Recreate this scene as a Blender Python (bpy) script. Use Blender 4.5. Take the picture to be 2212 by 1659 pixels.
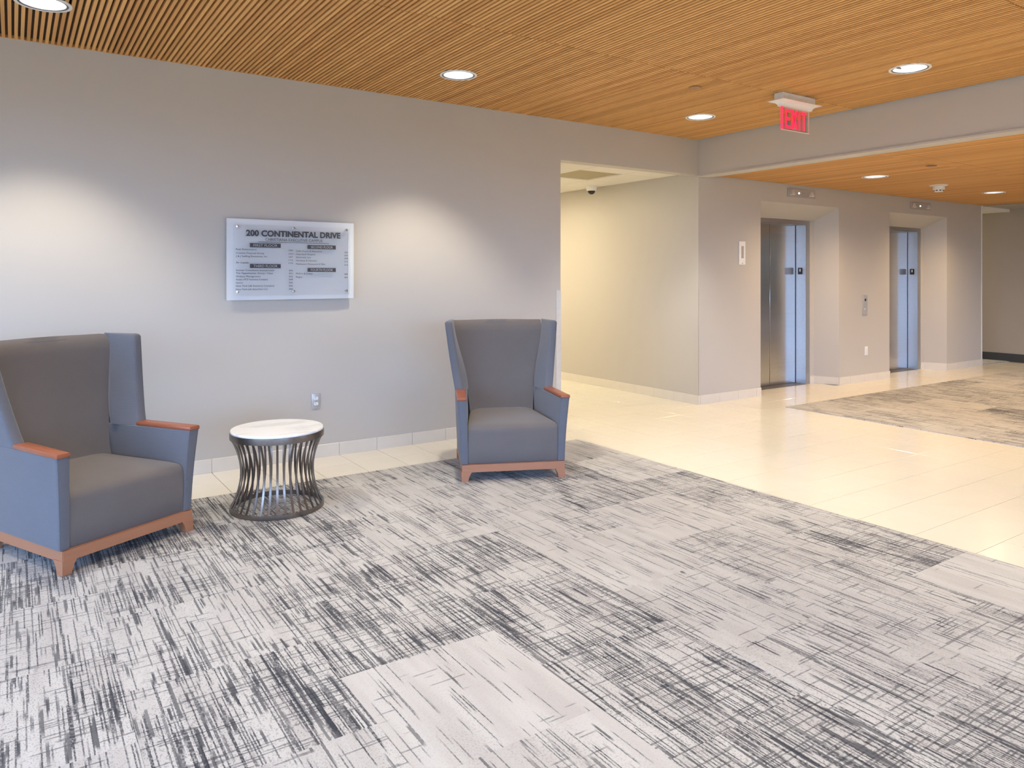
import bpy, bmesh, math, random
from mathutils import Vector, Matrix
random.seed(7)
S = bpy.context.scene
for o in list(bpy.data.objects): bpy.data.objects.remove(o)
C = S.collection
PI = math.pi

# ------------------------------------------------------------------ camera
cam_d = bpy.data.cameras.new('camera')
cam = bpy.data.objects.new('camera', cam_d); C.objects.link(cam)
cam.location = (0, 0, 1.44)
cam.rotation_euler = (PI/2, 0, -math.radians(33.87))
cam_d.sensor_width = 36; cam_d.sensor_fit = 'HORIZONTAL'
cam_d.lens = 36*1606/2212
cam_d.shift_y = -232.5/2212
cam_d.clip_start = 0.05
S.camera = cam
# ------------------------------------------------------------------ colour management
S.view_settings.view_transform = 'Standard'
S.view_settings.look = 'None'
S.view_settings.gamma = 1
S.view_settings.use_curve_mapping = False
S.view_settings.exposure = 0.46
# ------------------------------------------------------------------ sky
SKY = (0.41, 0.61, 1.0); GROUND = (0.16, 0.17, 0.17); SKY_STRENGTH = 9.6
W = bpy.data.worlds.new('sky'); S.world = W; W.use_nodes = True
nt = W.node_tree; nt.nodes.clear()
wo = nt.nodes.new('ShaderNodeOutputWorld'); wb = nt.nodes.new('ShaderNodeBackground')
tc = nt.nodes.new('ShaderNodeTexCoord'); sp = nt.nodes.new('ShaderNodeSeparateXYZ')
mr = nt.nodes.new('ShaderNodeMapRange'); mr.inputs[1].default_value = -0.02; mr.inputs[2].default_value = 0.02
mx = nt.nodes.new('ShaderNodeMix'); mx.data_type = 'RGBA'
mx.inputs[6].default_value = (*GROUND, 1); mx.inputs[7].default_value = (*SKY, 1)
nt.links.new(tc.outputs['Generated'], sp.inputs[0]); nt.links.new(sp.outputs[2], mr.inputs[0])
nt.links.new(mr.outputs[0], mx.inputs[0]); nt.links.new(mx.outputs[2], wb.inputs[0])
wb.inputs[1].default_value = SKY_STRENGTH
nt.links.new(wb.outputs[0], wo.inputs[0])
# room extents
XL, XR, YF, YW = -3.6, 14.0, -4.6, 5.765
ZC, ZL = 2.965, 2.585                       # upper slatted ceiling, lower slatted ceiling
# window openings (sampled as portals for the sky light): axis, fixed, from, to, z0, z1
WINDOWS = [('x', XL, -4.0, 4.6, 0.25, 2.75), ('y', YF, -3.0, 3.2, 0.25, 2.75),
           ('y', YF, 9.8, 13.8, 0.2, 2.4), ('x', XR, 1.0, 3.7, 0.5, 2.35)]
def portal(ax, fix, a, b, z0, z1):
    l = bpy.data.lights.new('window_portal', 'AREA'); l.shape = 'RECTANGLE'
    l.size = b-a; l.size_y = z1-z0; l.cycles.is_portal = True
    o = bpy.data.objects.new('window_portal', l); C.objects.link(o)
    if ax == 'x':
        inward = 1 if fix < 0 else -1
        o.location = (fix, (a+b)/2, (z0+z1)/2); o.rotation_euler = (PI/2, 0, -inward*PI/2)
    else:
        o.location = ((a+b)/2, fix, (z0+z1)/2); o.rotation_euler = (-PI/2, PI, PI) if False else (PI/2, 0, 0)
    d = Vector((1 if fix < 0 else -1, 0, 0)) if ax == 'x' else Vector((0, 1, 0))
    o.rotation_euler = d.to_track_quat('-Z', 'Y').to_euler()
for w in WINDOWS: portal(*w)

# ------------------------------------------------------------------ materials
MAT = {}
class N:
    """tiny node-graph helper"""
    def __init__(s, name):
        s.m = bpy.data.materials.new(name); s.m.use_nodes = True; s.t = s.m.node_tree
        s.b = s.t.nodes['Principled BSDF']; s.out = s.t.nodes['Material Output']; MAT[name] = s.m
    def n(s, typ, **kw):
        x = s.t.nodes.new('ShaderNode'+typ)
        for k, v in kw.items(): setattr(x, k, v)
        return x
    def put(s, sock, v):
        if v is None: return
        if isinstance(v, bpy.types.NodeSocket): s.t.links.new(v, sock)
        else:
            if hasattr(sock.default_value, '__len__') and not isinstance(v, (int, float)) and len(sock.default_value) == 4 and len(v) == 3: v = (*v, 1)
            sock.default_value = v
    def math(s, op, a, b=None, c=None):
        x = s.n('Math', operation=op)
        for i, v in enumerate((a, b, c)): s.put(x.inputs[i], v)
        return x.outputs[0]
    def mix(s, f, a, b):
        x = s.n('Mix', data_type='RGBA'); s.put(x.inputs[0], f); s.put(x.inputs[6], a); s.put(x.inputs[7], b); return x.outputs[2]
    def rng(s, v, a, b, c=0., d=1.):
        x = s.n('MapRange'); x.clamp = True
        for i, q in enumerate((v, a, b, c, d)): s.put(x.inputs[i], q)
        return x.outputs[0]
    def comb(s, x, y, z):
        q = s.n('CombineXYZ'); s.put(q.inputs[0], x); s.put(q.inputs[1], y); s.put(q.inputs[2], z); return q.outputs[0]
    def noise(s, vec, scale=1., detail=2., rough=.5):
        q = s.n('TexNoise'); s.put(q.inputs['Vector'], vec); q.inputs['Scale'].default_value = scale
        q.inputs['Detail'].default_value = detail; q.inputs['Roughness'].default_value = rough; return q.outputs['Fac']
    def pos(s):
        g = s.n('NewGeometry'); q = s.n('SeparateXYZ'); s.t.links.new(g.outputs['Position'], q.inputs[0]); return g.outputs['Position'], q.outputs
    def obj(s):
        g = s.n('TexCoord'); q = s.n('SeparateXYZ'); s.t.links.new(g.outputs['Object'], q.inputs[0]); return g.outputs['Object'], q.outputs
    def bump(s, h, strength=.3, dist=.002):
        q = s.n('Bump'); q.inputs['Strength'].default_value = strength; q.inputs['Distance'].default_value = dist
        s.put(q.inputs['Height'], h); s.t.links.new(q.outputs[0], s.b.inputs['Normal'])
    def set(s, col=None, rough=None, metal=None, spec=None, **kw):
        s.put(s.b.inputs['Base Color'], col)
        if rough is not None: s.put(s.b.inputs['Roughness'], rough)
        if metal is not None: s.put(s.b.inputs['Metallic'], metal)
        if spec is not None: s.put(s.b.inputs['Specular IOR Level'], spec)
        for k, v in kw.items(): s.put(s.b.inputs[k.replace('_', ' ')], v)
        return s
def plain(name, col, rough=.5, metal=0., spec=.5, var=0.04, scale=40):
    g = N(name); p, _ = g.pos()
    f = g.noise(p, scale, 3)
    c2 = tuple(max(0, c*(1-var*2)) for c in col)
    g.set(g.mix(f, c2, tuple(min(1, c*(1+var*2)) for c in col)), rough, metal, spec); return g

def wall_paint(name, col):
    g = N(name); p, _ = g.pos()
    f = g.noise(p, 1.3, 3); h = g.noise(p, 220, 2)
    g.set(g.mix(f, tuple(c*.97 for c in col), tuple(c*1.03 for c in col)), .42, 0, .35); g.bump(h, .12, .001)
wall_paint('wall_paint', (.525, .495, .445))
wall_paint('beam_paint', (.56, .53, .485))
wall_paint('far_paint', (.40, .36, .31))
plain('white_ceiling', (.80, .77, .70), .8, var=.02, scale=90)
plain('white_plastic', (.82, .81, .78), .35)
plain('white_trim', (.85, .85, .82), .4)
plain('corner_guard', (.62, .60, .56), .35)
plain('grey_trim', (.20, .19, .19), .35, .6)
plain('dark_vinyl', (.05, .055, .06), .4)
plain('grout', (.36, .28, .17), .8)
plain('black', (.012, .012, .014), .4)
plain('vent_tan', (.40, .34, .21), .6)
plain('chrome', (.75, .76, .78), .18, 1.)
plain('lens_dark', (.02, .02, .022), .08)
plain('plate_grey', (.50, .50, .50), .35, .3)
plain('window_metal', (.22, .23, .24), .35, .7)
plain('lantern_grey', (.44, .41, .38), .35, .1)
plain('arrow_grey', (.66, .62, .59), .4)
plain('backing', (.085, .056, .033), .9)

g = N('floor_tile'); p, q = g.pos(); oi = g.n('ObjectInfo')
cell = g.n('TexWhiteNoise', noise_dimensions='2D')
g.put(cell.inputs['Vector'], g.comb(g.math('FLOOR', g.math('DIVIDE', g.math('SUBTRACT', q[0], 1.21), .325)), g.math('FLOOR', g.math('DIVIDE', g.math('SUBTRACT', q[1], 5.765), .325)), 0.))
f = g.noise(p, 5, 4); c = g.mix(f, (.735, .705, .605), (.795, .765, .67))
c = g.mix(g.math('MULTIPLY', cell.outputs[0], .35), c, (.79, .76, .69))
g.set(c, g.rng(g.noise(p, 30, 3), .3, .7, .13, .2), 0, .55)
g = N('base_tile'); p, q = g.pos()
g.set(g.mix(g.noise(p, 8, 4), (.66, .62, .54), (.73, .68, .60)), .3, 0, .5)

def wood(name, a, b, pitch=None, rough=.45, along=1, gs=1.):
    g = N(name); p, q = g.pos() if pitch else g.obj()
    if pitch:
        wn = g.n('TexWhiteNoise', noise_dimensions='2D')
        g.put(wn.inputs['Vector'], g.comb(g.math('FLOOR', g.math('DIVIDE', q[0], pitch)), g.math('FLOOR', g.math('DIVIDE', g.math('SUBTRACT', q[1], 3.89), 2.0)), 0.))
        v = wn.outputs[0]; off = g.math('MULTIPLY', v, 37.)
    else: v = .5; off = 0.
    sc = [90*gs, 90*gs, 90*gs]; sc[along] = 3*gs
    vec = g.comb(g.math('ADD', g.math('MULTIPLY', q[0], sc[0]), off), g.math('MULTIPLY', q[1], sc[1]), g.math('MULTIPLY', q[2], sc[2]))
    gr = g.noise(vec, 1, 4, .6)
    f = g.math('ADD', g.math('MULTIPLY', v, .55), g.math('MULTIPLY', gr, .5))
    g.set(g.mix(f, a, b), rough, 0, .4)
wood('slat_wood', (.54, .245, .064), (.90, .52, .185), pitch=.0333, rough=.5)
wood('chair_wood', (.30, .125, .062), (.46, .215, .115), along=0)
wood('cap_wood', (.23, .068, .032), (.37, .125, .062), along=1, rough=.28)

def fabric(name, a, b, ribs=0):
    g = N(name); p, q = g.obj()
    w = g.noise(p, 420, 2); m = g.noise(p, 6, 3)
    f = g.math('ADD', g.math('MULTIPLY', w, .6), g.math('MULTIPLY', m, .4))
    h = w
    if ribs:
        s_ = g.math('SINE', g.math('MULTIPLY', q[2], 2*PI/.0065))
        s_ = g.math('ADD', g.math('MULTIPLY', s_, .5), .5)
        f = g.math('ADD', g.math('MULTIPLY', f, .65), g.math('MULTIPLY', s_, .3)); h = s_
    g.set(g.mix(f, a, b), .8, 0, .25); g.put(g.b.inputs['Sheen Weight'], .25); g.put(g.b.inputs['Sheen Roughness'], .5)
    g.bump(h, .35, .0015)
fabric('shell_fabric', (.098, .102, .118), (.158, .165, .186), 1)
fabric('seat_fabric', (.108, .096, .090), (.172, .155, .145))
plain('piping', (.36, .36, .38), .7)

# streaked carpet tiles
def carpet(name, light, mid, dark, tint):
    g = N(name); p, q = g.pos(); r = g.n('ObjectInfo').outputs['Random']
    X, Y = q[0], q[1]
    rk = g.math('MULTIPLY', r, 91.)
    M, A = (lambda a, b: g.math('MULTIPLY', a, b)), (lambda a, b: g.math('ADD', a, b))
    def cells(v, w): return g.math('FLOOR', g.math('DIVIDE', v, w))
    jit = M(g.math('SUBTRACT', g.noise(g.comb(M(X, 50.), M(Y, 130.), rk), 1, 1), .5), .004)
    Xj, Yj = A(X, jit), A(Y, jit)
    low = g.noise(g.comb(M(X, 5.5), M(Y, 2.6), rk), 1, 2)                  # denser patches inside a tile
    dens = A(M(g.math('SUBTRACT', low, .5), .38), M(g.math('SUBTRACT', r, .5), .20))
    def streak(u, v, w, fr, seed, thr, gain, soft=.03):
        n = g.noise(g.comb(M(cells(u, w), 7.713), M(v, fr), A(rk, seed)), 1, 1)
        return g.rng(A(n, M(dens, gain)), thr, thr+soft)
    fine = streak(Xj, Y, .0046, 2.0, 3., .580, .62)
    wide = streak(Xj, Y, .0092, 2.5, 11., .652, .50)
    cross = streak(Yj, X, .0062, 3.6, 23., .640, .62)
    dash = g.rng(g.noise(g.comb(M(cells(X, .0050), 5.1), M(Y, 75.), 4.), 1, 0), .40, .52)
    shade = g.noise(g.comb(M(cells(Xj, .0105), 3.3), M(Y, 2.), A(rk, 40.)), 1, 1)
    dk = g.rng(A(dens, g.math('SUBTRACT', shade, .5)), -.11, .15)
    line = g.mix(dk, mid, dark)
    fd = M(fine, A(M(dash, .35), .55))
    speck = M(g.rng(g.noise(g.comb(M(X, 190.), M(Y, 120.), rk), 1, 1), .55, .64), g.rng(dens, -.10, .12, .12, .65))
    tone = g.noise(g.comb(M(X, 14.), M(Y, 1.4), rk), 1, 2)
    c = g.mix(g.rng(tone, .35, .65), light, tint)
    c = g.mix(speck, c, mid)
    c = g.mix(fd, c, line)
    c = g.mix(M(cross, .62), c, line)
    c = g.mix(M(wide, .88), c, line)
    g.set(c, .95, 0, .1); g.put(g.b.inputs['Sheen Weight'], .1)
    g.bump(g.noise(g.comb(M(X, 380.), M(Y, 200.), 0.), 1, 1), .4, .002)
carpet('carpet', (.485, .482, .468), (.150, .149, .150), (.024, .025, .030), (.42, .408, .393))

g = N('steel'); p, q = g.pos()
br = g.noise(g.comb(g.math('MULTIPLY', q[0], 1.5), g.math('MULTIPLY', q[1], 1.5), g.math('MULTIPLY', q[2], 60.)), 1, 2)
g.set(g.mix(br, (.56, .55, .54), (.62, .61, .60)), .2, 1.)
g.bump(g.noise(p, 1.6, 1), .12, .03)
plain('steel_frame', (.47, .48, .49), .36, 1.)
g = N('bronze'); p, q = g.pos()
g.set(g.mix(g.noise(p, 60, 3), (.17, .145, .125), (.25, .215, .185)), .32, .9)
g = N('marble'); p, q = g.obj()
v = g.noise(g.comb(g.math('MULTIPLY', q[0], 3.), g.math('MULTIPLY', q[1], 11.), q[2]), 1, 6, .6)
g.set(g.mix(g.rng(v, .52, .60), (.82, .84, .86), (.70, .72, .74)), .14, 0, .5)

def emit(name, col, st, base=(.9, .9, .9)):
    g = N(name); g.set(base, .3); g.put(g.b.inputs['Emission Color'], col); g.b.inputs['Emission Strength'].default_value = st
emit('lamp_glow', (1., .97, .93), 6.0)
emit('exit_red', (1., .015, .06), 1.1, (.8, .02, .05))
emit('exit_edge', (1., .03, .10), .75, (.8, .05, .09))
emit('indicator_lit', (1., .98, .92), 4.)
g = N('reflector'); p, q = g.obj()
g.set((.88, .88, .90), .22, 1.); g.put(g.b.inputs['Emission Color'], (.93, .95, 1.)); g.b.inputs['Emission Strength'].default_value = .55  # weak emission stands in for lamplight on the cone
# frosted board, clear acrylic
g = N('frosted'); p, q = g.obj()
g.set(g.mix(g.noise(p, 3, 2), (.66, .69, .71), (.71, .74, .76)), .25, 0, .5)
def acrylic(name, tint, a):
    m = bpy.data.materials.new(name); m.use_nodes = True; t = m.node_tree; t.nodes.clear(); MAT[name] = m
    o = t.nodes.new('ShaderNodeOutputMaterial'); tr = t.nodes.new('ShaderNodeBsdfTransparent'); gl = t.nodes.new('ShaderNodeBsdfGlossy')
    tr.inputs[0].default_value = (*tint, 1); gl.inputs['Roughness'].default_value = .05
    mxs = t.nodes.new('ShaderNodeMixShader'); fr = t.nodes.new('ShaderNodeFresnel'); fr.inputs[0].default_value = 1.35
    ml = t.nodes.new('ShaderNodeMath'); ml.operation = 'MULTIPLY'; ml.inputs[1].default_value = a
    t.links.new(fr.outputs[0], ml.inputs[0]); t.links.new(ml.outputs[0], mxs.inputs[0])
    t.links.new(tr.outputs[0], mxs.inputs[1]); t.links.new(gl.outputs[0], mxs.inputs[2]); t.links.new(mxs.outputs[0], o.inputs[0])
acrylic('acrylic', (.995, .997, 1.), .7)
plain('edge_highlight', (.86, .92, .96), .2)  # near-white, paints the highlight along the clear panel's edge
plain('acrylic_warm_edge', (.95, .72, .60), .2)
acrylic('window_glass', (.98, .99, 1.), .6)
acrylic('dimming_glass', (.20, .175, .14), .6)  # dark tint added to dim the sky mirrored in the elevator doors
plain('ink', (.045, .045, .055), .5)
plain('ink_light', (.45, .46, .48), .5)
plain('shadow_gap', (.05, .04, .035), .8)

# ------------------------------------------------------------------ mesh helpers
def mesh_obj(name, verts, faces, mat, parent=None, smooth=False, loc=None):
    me = bpy.data.meshes.new(name); me.from_pydata([tuple(v) for v in verts], [], faces); me.update()
    bm = bmesh.new(); bm.from_mesh(me); bmesh.ops.recalc_face_normals(bm, faces=bm.faces); bm.to_mesh(me); bm.free()
    me.materials.append(MAT[mat])
    if smooth: me.shade_smooth()
    return link(name, me, parent, loc)
def link(name, me, parent=None, loc=None):
    o = bpy.data.objects.new(name, me); C.objects.link(o)
    if parent is not None: o.parent = parent
    if loc is not None: o.location = loc
    return o
def bm_obj(name, bm, mat, parent=None, smooth=None, loc=None):
    me = bpy.data.meshes.new(name); bmesh.ops.recalc_face_normals(bm, faces=bm.faces); bm.to_mesh(me); bm.free()
    for m_ in ([mat] if isinstance(mat, str) else mat): me.materials.append(MAT[m_])
    if smooth is not None:
        me.shade_smooth()
        try: me.set_sharp_from_angle(angle=math.radians(smooth))
        except Exception: pass
    return link(name, me, parent, loc)
def add_box(bm, x0, x1, y0, y1, z0, z1, bev=0, seg=1):
    vs = [bm.verts.new(c) for c in ((x0,y0,z0),(x1,y0,z0),(x1,y1,z0),(x0,y1,z0),(x0,y0,z1),(x1,y0,z1),(x1,y1,z1),(x0,y1,z1))]
    fs = [bm.faces.new([vs[i] for i in f]) for f in ((3,2,1,0),(4,5,6,7),(0,1,5,4),(1,2,6,5),(2,3,7,6),(3,0,4,7))]
    if bev:
        es = list({e for f in fs for e in f.edges})
        bmesh.ops.bevel(bm, geom=es, offset=bev, segments=seg, profile=.5, affect='EDGES')
    return vs
def box(name, x0, x1, y0, y1, z0, z1, mat, parent=None, bev=0, seg=1, loc=None):
    bm = bmesh.new(); add_box(bm, x0, x1, y0, y1, z0, z1, bev, seg); return bm_obj(name, bm, mat, parent, 40 if bev else None, loc)
def add_prism(bm, poly, z0, z1):
    a = [bm.verts.new((x, y, z0)) for x, y in poly]; b = [bm.verts.new((x, y, z1)) for x, y in poly]
    n = len(poly); bm.faces.new(a[::-1]); bm.faces.new(b)
    for i in range(n): bm.faces.new((a[i], a[(i+1)%n], b[(i+1)%n], b[i]))
    return a, b
def add_lathe(bm, prof, seg=32, close=False, cx=0, cy=0):
    rings = []
    for r, z in prof:
        rings.append([bm.verts.new((cx+r*math.cos(2*PI*i/seg), cy+r*math.sin(2*PI*i/seg), z)) for i in range(seg)] if r > 1e-6 else [bm.verts.new((cx, cy, z))])
    if close: rings.append(rings[0])
    for A, B in zip(rings, rings[1:]):
        for i in range(seg):
            j = (i+1) % seg
            vs = [A[i % len(A)], A[j % len(A)], B[j % len(B)], B[i % len(B)]]
            u = []
            for v in vs:
                if v not in u: u.append(v)
            if len(u) > 2: bm.faces.new(u)
def lathe(name, prof, mat, parent=None, seg=32, close=False, smooth=40, loc=None):
    bm = bmesh.new(); add_lathe(bm, prof, seg, close); return bm_obj(name, bm, mat, parent, smooth, loc)
def rpoly(pts, r, n=3):
    """rounded polygon in plan"""
    out = []; m = len(pts)
    for i in range(m):
        p = Vector(pts[i]); a = Vector(pts[i-1]) - p; b = Vector(pts[(i+1) % m]) - p
        rr = r if not isinstance(r, (list, tuple)) else r[i]
        rr = min(rr, a.length*.45, b.length*.45)
        A = p + a.normalized()*rr; B = p + b.normalized()*rr
        for k in range(n+1):
            t = k/n; out.append(A*(1-t)**2 + p*2*t*(1-t) + B*t*t)
    return [(v.x, v.y) for v in out]
def add_loft(bm, rings):
    R = [[bm.verts.new(v) for v in r] for r in rings]; n = len(rings[0])
    for A, B in zip(R, R[1:]):
        for i in range(n): bm.faces.new((A[i], A[(i+1)%n], B[(i+1)%n], B[i]))
    bm.faces.new(R[0][::-1]); bm.faces.new(R[-1])
def empty(name, loc=(0,0,0), rz=0, parent=None):
    o = bpy.data.objects.new(name, None); C.objects.link(o); o.location = loc; o.rotation_euler = (0, 0, rz); o.empty_display_size = .1
    if parent is not None: o.parent = parent
    return o
def tag(o, label=None, cat=None, group=None, kind=None):
    if label: o['label'] = label
    if cat: o['category'] = cat
    if group: o['group'] = group
    if kind: o['kind'] = kind
    return o
def struct(o, label=None): return tag(o, label, kind='structure')
def copy_tree(o, parent=None):
    c = o.copy(); C.objects.link(c)
    if parent is not None: c.parent = parent
    for ch in list(o.children): copy_tree(ch, c)
    return c
texts = []
def text(name, s, x, z, h, width, mat, parent, bold=0., align='LEFT', place=None):
    """flat lettering lying in the XZ plane, facing -Y, at local (x, 0, z); width fits the line"""
    cu = bpy.data.curves.new(name, 'FONT'); cu.body = s; cu.size = 1; cu.resolution_u = 3; cu.offset = bold; cu.extrude = 0
    cu.align_x = 'LEFT'
    o = bpy.data.objects.new(name+'_curve', cu); C.objects.link(o)
    texts.append((o, name, x, z, h, width, mat, parent, align, place))
def flush_texts():
    bpy.context.view_layer.update()
    dg = bpy.context.evaluated_depsgraph_get()
    for o, name, x, z, h, width, mat, parent, align, place in texts:
        me = bpy.data.meshes.new_from_object(o.evaluated_get(dg)); me.name = name
        xs = [v.co.x for v in me.vertices]; x0, x1 = min(xs), max(xs)
        sy = h/.70; sx = (width/(x1-x0)) if width else sy
        Wd = (x1-x0)*sx; sh = {'LEFT': 0, 'CENTER': -Wd/2, 'RIGHT': -Wd}[align]
        for v in me.vertices:
            a, b = (v.co.x-x0)*sx + sh + x, v.co.y*sy + z
            v.co = (a, 0, b) if place is None else place(a, b)
        me.materials.clear(); me.materials.append(MAT[mat]); me.update()
        link(name, me, parent)
        bpy.data.objects.remove(o)
    texts.clear()

# =================================================================== SETTING
G = .325; GX0 = 1.21
# ---- floor slab with separate polished tiles
floor = struct(box('floor', XL-.3, XR+.3, YF-.3, 11.0, -.12, -.006, 'grout'), 'cream polished tile floor of the lobby')
CARPETS = [(-3.6, 4.135, YF, 5.115), (7.06, 12.585, -2.0, 5.115), (13.05, 14.0, 5.775, 10.5)]
NICHES = [(8.28, 8.238), (11.115, 11.075)]      # niche centre, door seam
def solid(x, y):
    if any(a < x < b and c < y < d for a, b, c, d in CARPETS): return True
    if y > YW:
        if 4.44 < x < 6.39: return y > 10.4
        for c, s in NICHES:
            if c-.81 < x < c+.81: return y > 6.3
        return not x > 13.05
    return not (XL < x < XR and y > YF)
tiles = []
i0 = math.floor((XL-GX0)/G)-1
for i in range(i0, i0+58):
    for j in range(-15, 34):
        x0 = GX0+i*G; y1 = YW-j*G
        cx_, cy_ = x0+G/2, y1-G/2
        if not solid(cx_, cy_):
            depth = cx_*.557+cy_*.830; side = abs(cx_*.830-cy_*.557)
            vis = depth > .8 and side < depth*.72
            tiles.append((0 if vis else 1, depth, x0, y1))
tiles.sort()
bm = bmesh.new(); add_box(bm, 0, G-.0036, -G+.0036, 0, -.008, 0, .0007); me_t = bpy.data.meshes.new('floor_tile'); bmesh.ops.recalc_face_normals(bm, faces=bm.faces); bm.to_mesh(me_t); bm.free(); me_t.materials.append(MAT['floor_tile'])
rest = bmesh.new()
for k, (v, d, x0, y1) in enumerate(tiles):
    if k < 300 and v == 0:
        o = link('floor_tile', me_t, floor, (x0+.0018, y1-.0018, random.uniform(-.0003, .0002)))
    else: add_box(rest, x0+.0014, x0+G-.0014, y1-G+.0014, y1-.0014, -.008, 0)
tag(bm_obj('distant_floor_tiles', rest, 'floor_tile', floor), kind='stuff')

# ---- carpets made of square carpet tiles laid half-staggered
def make_carpet(idx, label, x0, x1, y0, y1, colx, rowy, seen):
    root = empty('carpet', ((x0+x1)/2, (y0+y1)/2, 0)); tag(root, label, 'carpet')
    ox, oy = root.location.x, root.location.y
    T = .65; rest = bmesh.new(); n = 0; cache = {}
    k = math.floor((x0-colx)/T)
    while colx+k*T < x1-.01:
        a, b = max(x0, colx+k*T), min(x1, colx+(k+1)*T)
        off = rowy + (0 if k % 2 == 0 else .325)
        r = math.floor((y0-off)/T)
        while off+r*T < y1-.01:
            c, d = max(y0, off+r*T), min(y1, off+(r+1)*T); r += 1
            if b-a < .01 or d-c < .01: continue
            key = (round(b-a, 3), round(d-c, 3))
            if not seen((a+b)/2, (c+d)/2):
                add_box(rest, a-ox+.0002, b-ox-.0002, c-oy+.0002, d-oy-.0002, -.006, .006); n += 1; continue
            if key not in cache:
                bm = bmesh.new(); add_box(bm, .0002, b-a-.0002, .0002, d-c-.0002, -.006, .006, .0006)
                me = bpy.data.meshes.new('carpet_tile'); bmesh.ops.recalc_face_normals(bm, faces=bm.faces); bm.to_mesh(me); bm.free(); me.materials.append(MAT['carpet']); cache[key] = me
            link('carpet_tile', cache[key], root, (a-ox, c-oy, random.uniform(-.0004, .0004)))
        k += 1
    if n: tag(bm_obj('distant_carpet_tiles', rest, 'carpet', root), kind='stuff')
    else: rest.free()
def seen(x, y):
    d = x*.557+y*.830; s = x*.830-y*.557
    return d > 1.2 and -.85*d < s < .85*d
make_carpet(1, 'large pale grey carpet with dark woven streaks under the armchairs and table', *CARPETS[0], .32, 2.87, seen)
make_carpet(2, 'grey streaked carpet surrounded by cream tile in front of the elevators', *CARPETS[1], 7.06, 2.515, seen)
make_carpet(3, 'strip of grey streaked carpet in the far passage past the elevators', *CARPETS[2], 13.05, 5.775, lambda x, y: y < 7.6)

# ---- back wall with the corridor opening and the elevator niches
bm = bmesh.new()
add_box(bm, XL-.15, 4.44, YW, YW+.14, 0, ZC+.12)
add_box(bm, 4.44, 6.39, YW, YW+.14, 2.578, ZC+.12)
struct(bm_obj('wall_back', bm, 'wall_paint'))
bm = bmesh.new()
for c, s in NICHES: pass
(c1, s1), (c2, s2) = NICHES
HW, SP, FR, OP = .805, .112, .635, .548   # half niche, splay, frame half, opening half
Y2, Y3 = 6.06, 6.30
def edge(c, s, sgn): # jamb corner points going inward
    return [(c+sgn*HW, YW), (c+sgn*(HW-SP), Y2), (s+sgn*FR, Y2), (s+sgn*FR, Y3)]
L1, R1, L2, R2 = edge(c1, s1, -1), edge(c1, s1, 1), edge(c2, s2, -1), edge(c2, s2, 1)
add_prism(bm, [(6.39, YW)] + L1 + [(6.39, Y3)], 0, ZC+.12)
add_prism(bm, R1[::-1] + L2, 0, 2.70)
add_prism(bm, R2[::-1] + [(13.05, YW), (13.05, Y3)], 0, 2.70)
for c, s in NICHES:
    prof = [(YW, 2.35), (Y2, 2.182), (Y3, 2.182), (Y3, 2.70), (YW, 2.70)]
    a = [bm.verts.new((c-HW, y, z)) for y, z in prof]; b = [bm.verts.new((c+HW, y, z)) for y, z in prof]
    bm.faces.new(a); bm.faces.new(b[::-1])
    for i in range(5): bm.faces.new((a[i], a[(i+1)%5], b[(i+1)%5], b[i]))
struct(bm_obj('wall_elevator', bm, 'wall_paint'))
bm = bmesh.new()
add_box(bm, 6.39, 6.54, Y3, 10.6, 0, ZC+.12)
add_box(bm, 12.9, 13.05, Y3, 10.6, 0, 2.70)
struct(bm_obj('wall_corridor', bm, 'wall_paint'))
struct(box('wall_corridor_side', 4.29, 4.44, YW+.14, 10.6, 0, ZC+.12, 'wall_paint'))
struct(box('wall_corridor_end', 4.29, 14.15, 10.6, 10.75, 0, ZC+.12, 'wall_paint'))
# ---- outer walls with their glazing
def glazed_wall(name, ax, fix, span, wins, ztop, mat='wall_paint'):
    bm = bmesh.new(); th = .18
    def put(a, b, z0, z1):
        if b-a < .005: return
        if ax == 'x': add_box(bm, fix-th if fix < 0 else fix, fix if fix < 0 else fix+th, a, b, z0, z1)
        else: add_box(bm, a, b, fix-th, fix, z0, z1)
    cur = span[0]
    for w in sorted(wins, key=lambda w: w[2]):
        put(cur, w[2], 0, ztop); put(w[2], w[3], 0, w[4]); put(w[2], w[3], w[5], ztop); cur = w[3]
    put(cur, span[1], 0, ztop)
    struct(bm_obj(name, bm, mat))
glazed_wall('wall_left', 'x', XL, (YF-.18, YW), [WINDOWS[0]], ZC+.12)
glazed_wall('wall_front', 'y', YF, (XL, XR), WINDOWS[1:3], ZC+.12)
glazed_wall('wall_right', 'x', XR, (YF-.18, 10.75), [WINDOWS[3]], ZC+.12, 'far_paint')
for n, (ax, fix, a, b, z0, z1) in enumerate(WINDOWS):
    r = struct(empty('window_%d' % (n+1), (fix, (a+b)/2, z0) if ax == 'x' else ((a+b)/2, fix, z0)))
    m = max(2, round((b-a)/1.5)); off = -.1 if (ax == 'y' or fix < 0) else .1
    def part(nm, u0, u1, v0, v1, dep, mat):
        if ax == 'x': return box(nm, off-dep, off+dep, u0-(a+b)/2, u1-(a+b)/2, v0-z0, v1-z0, mat, r)
        return box(nm, u0-(a+b)/2, u1-(a+b)/2, off-dep, off+dep, v0-z0, v1-z0, mat, r)
    for k in range(m+1):
        u = a+(b-a)*k/m; part('mullion', u-.03, u+.03, z0, z1, .05, 'window_metal')
    part('pane', a, b, z0, z1, .004, 'dimming_glass' if n == 3 else 'window_glass')  # last window's pane is darkened to weaken its reflection in the doors
    for v in (z0+.03, z1-.03, 1.0) + ((1.45, 1.9) if n == 3 else ()): part('transom', a, b, v-.03, v+.03, .045, 'window_metal')  # extra bars on the last window added to band its reflection
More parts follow.
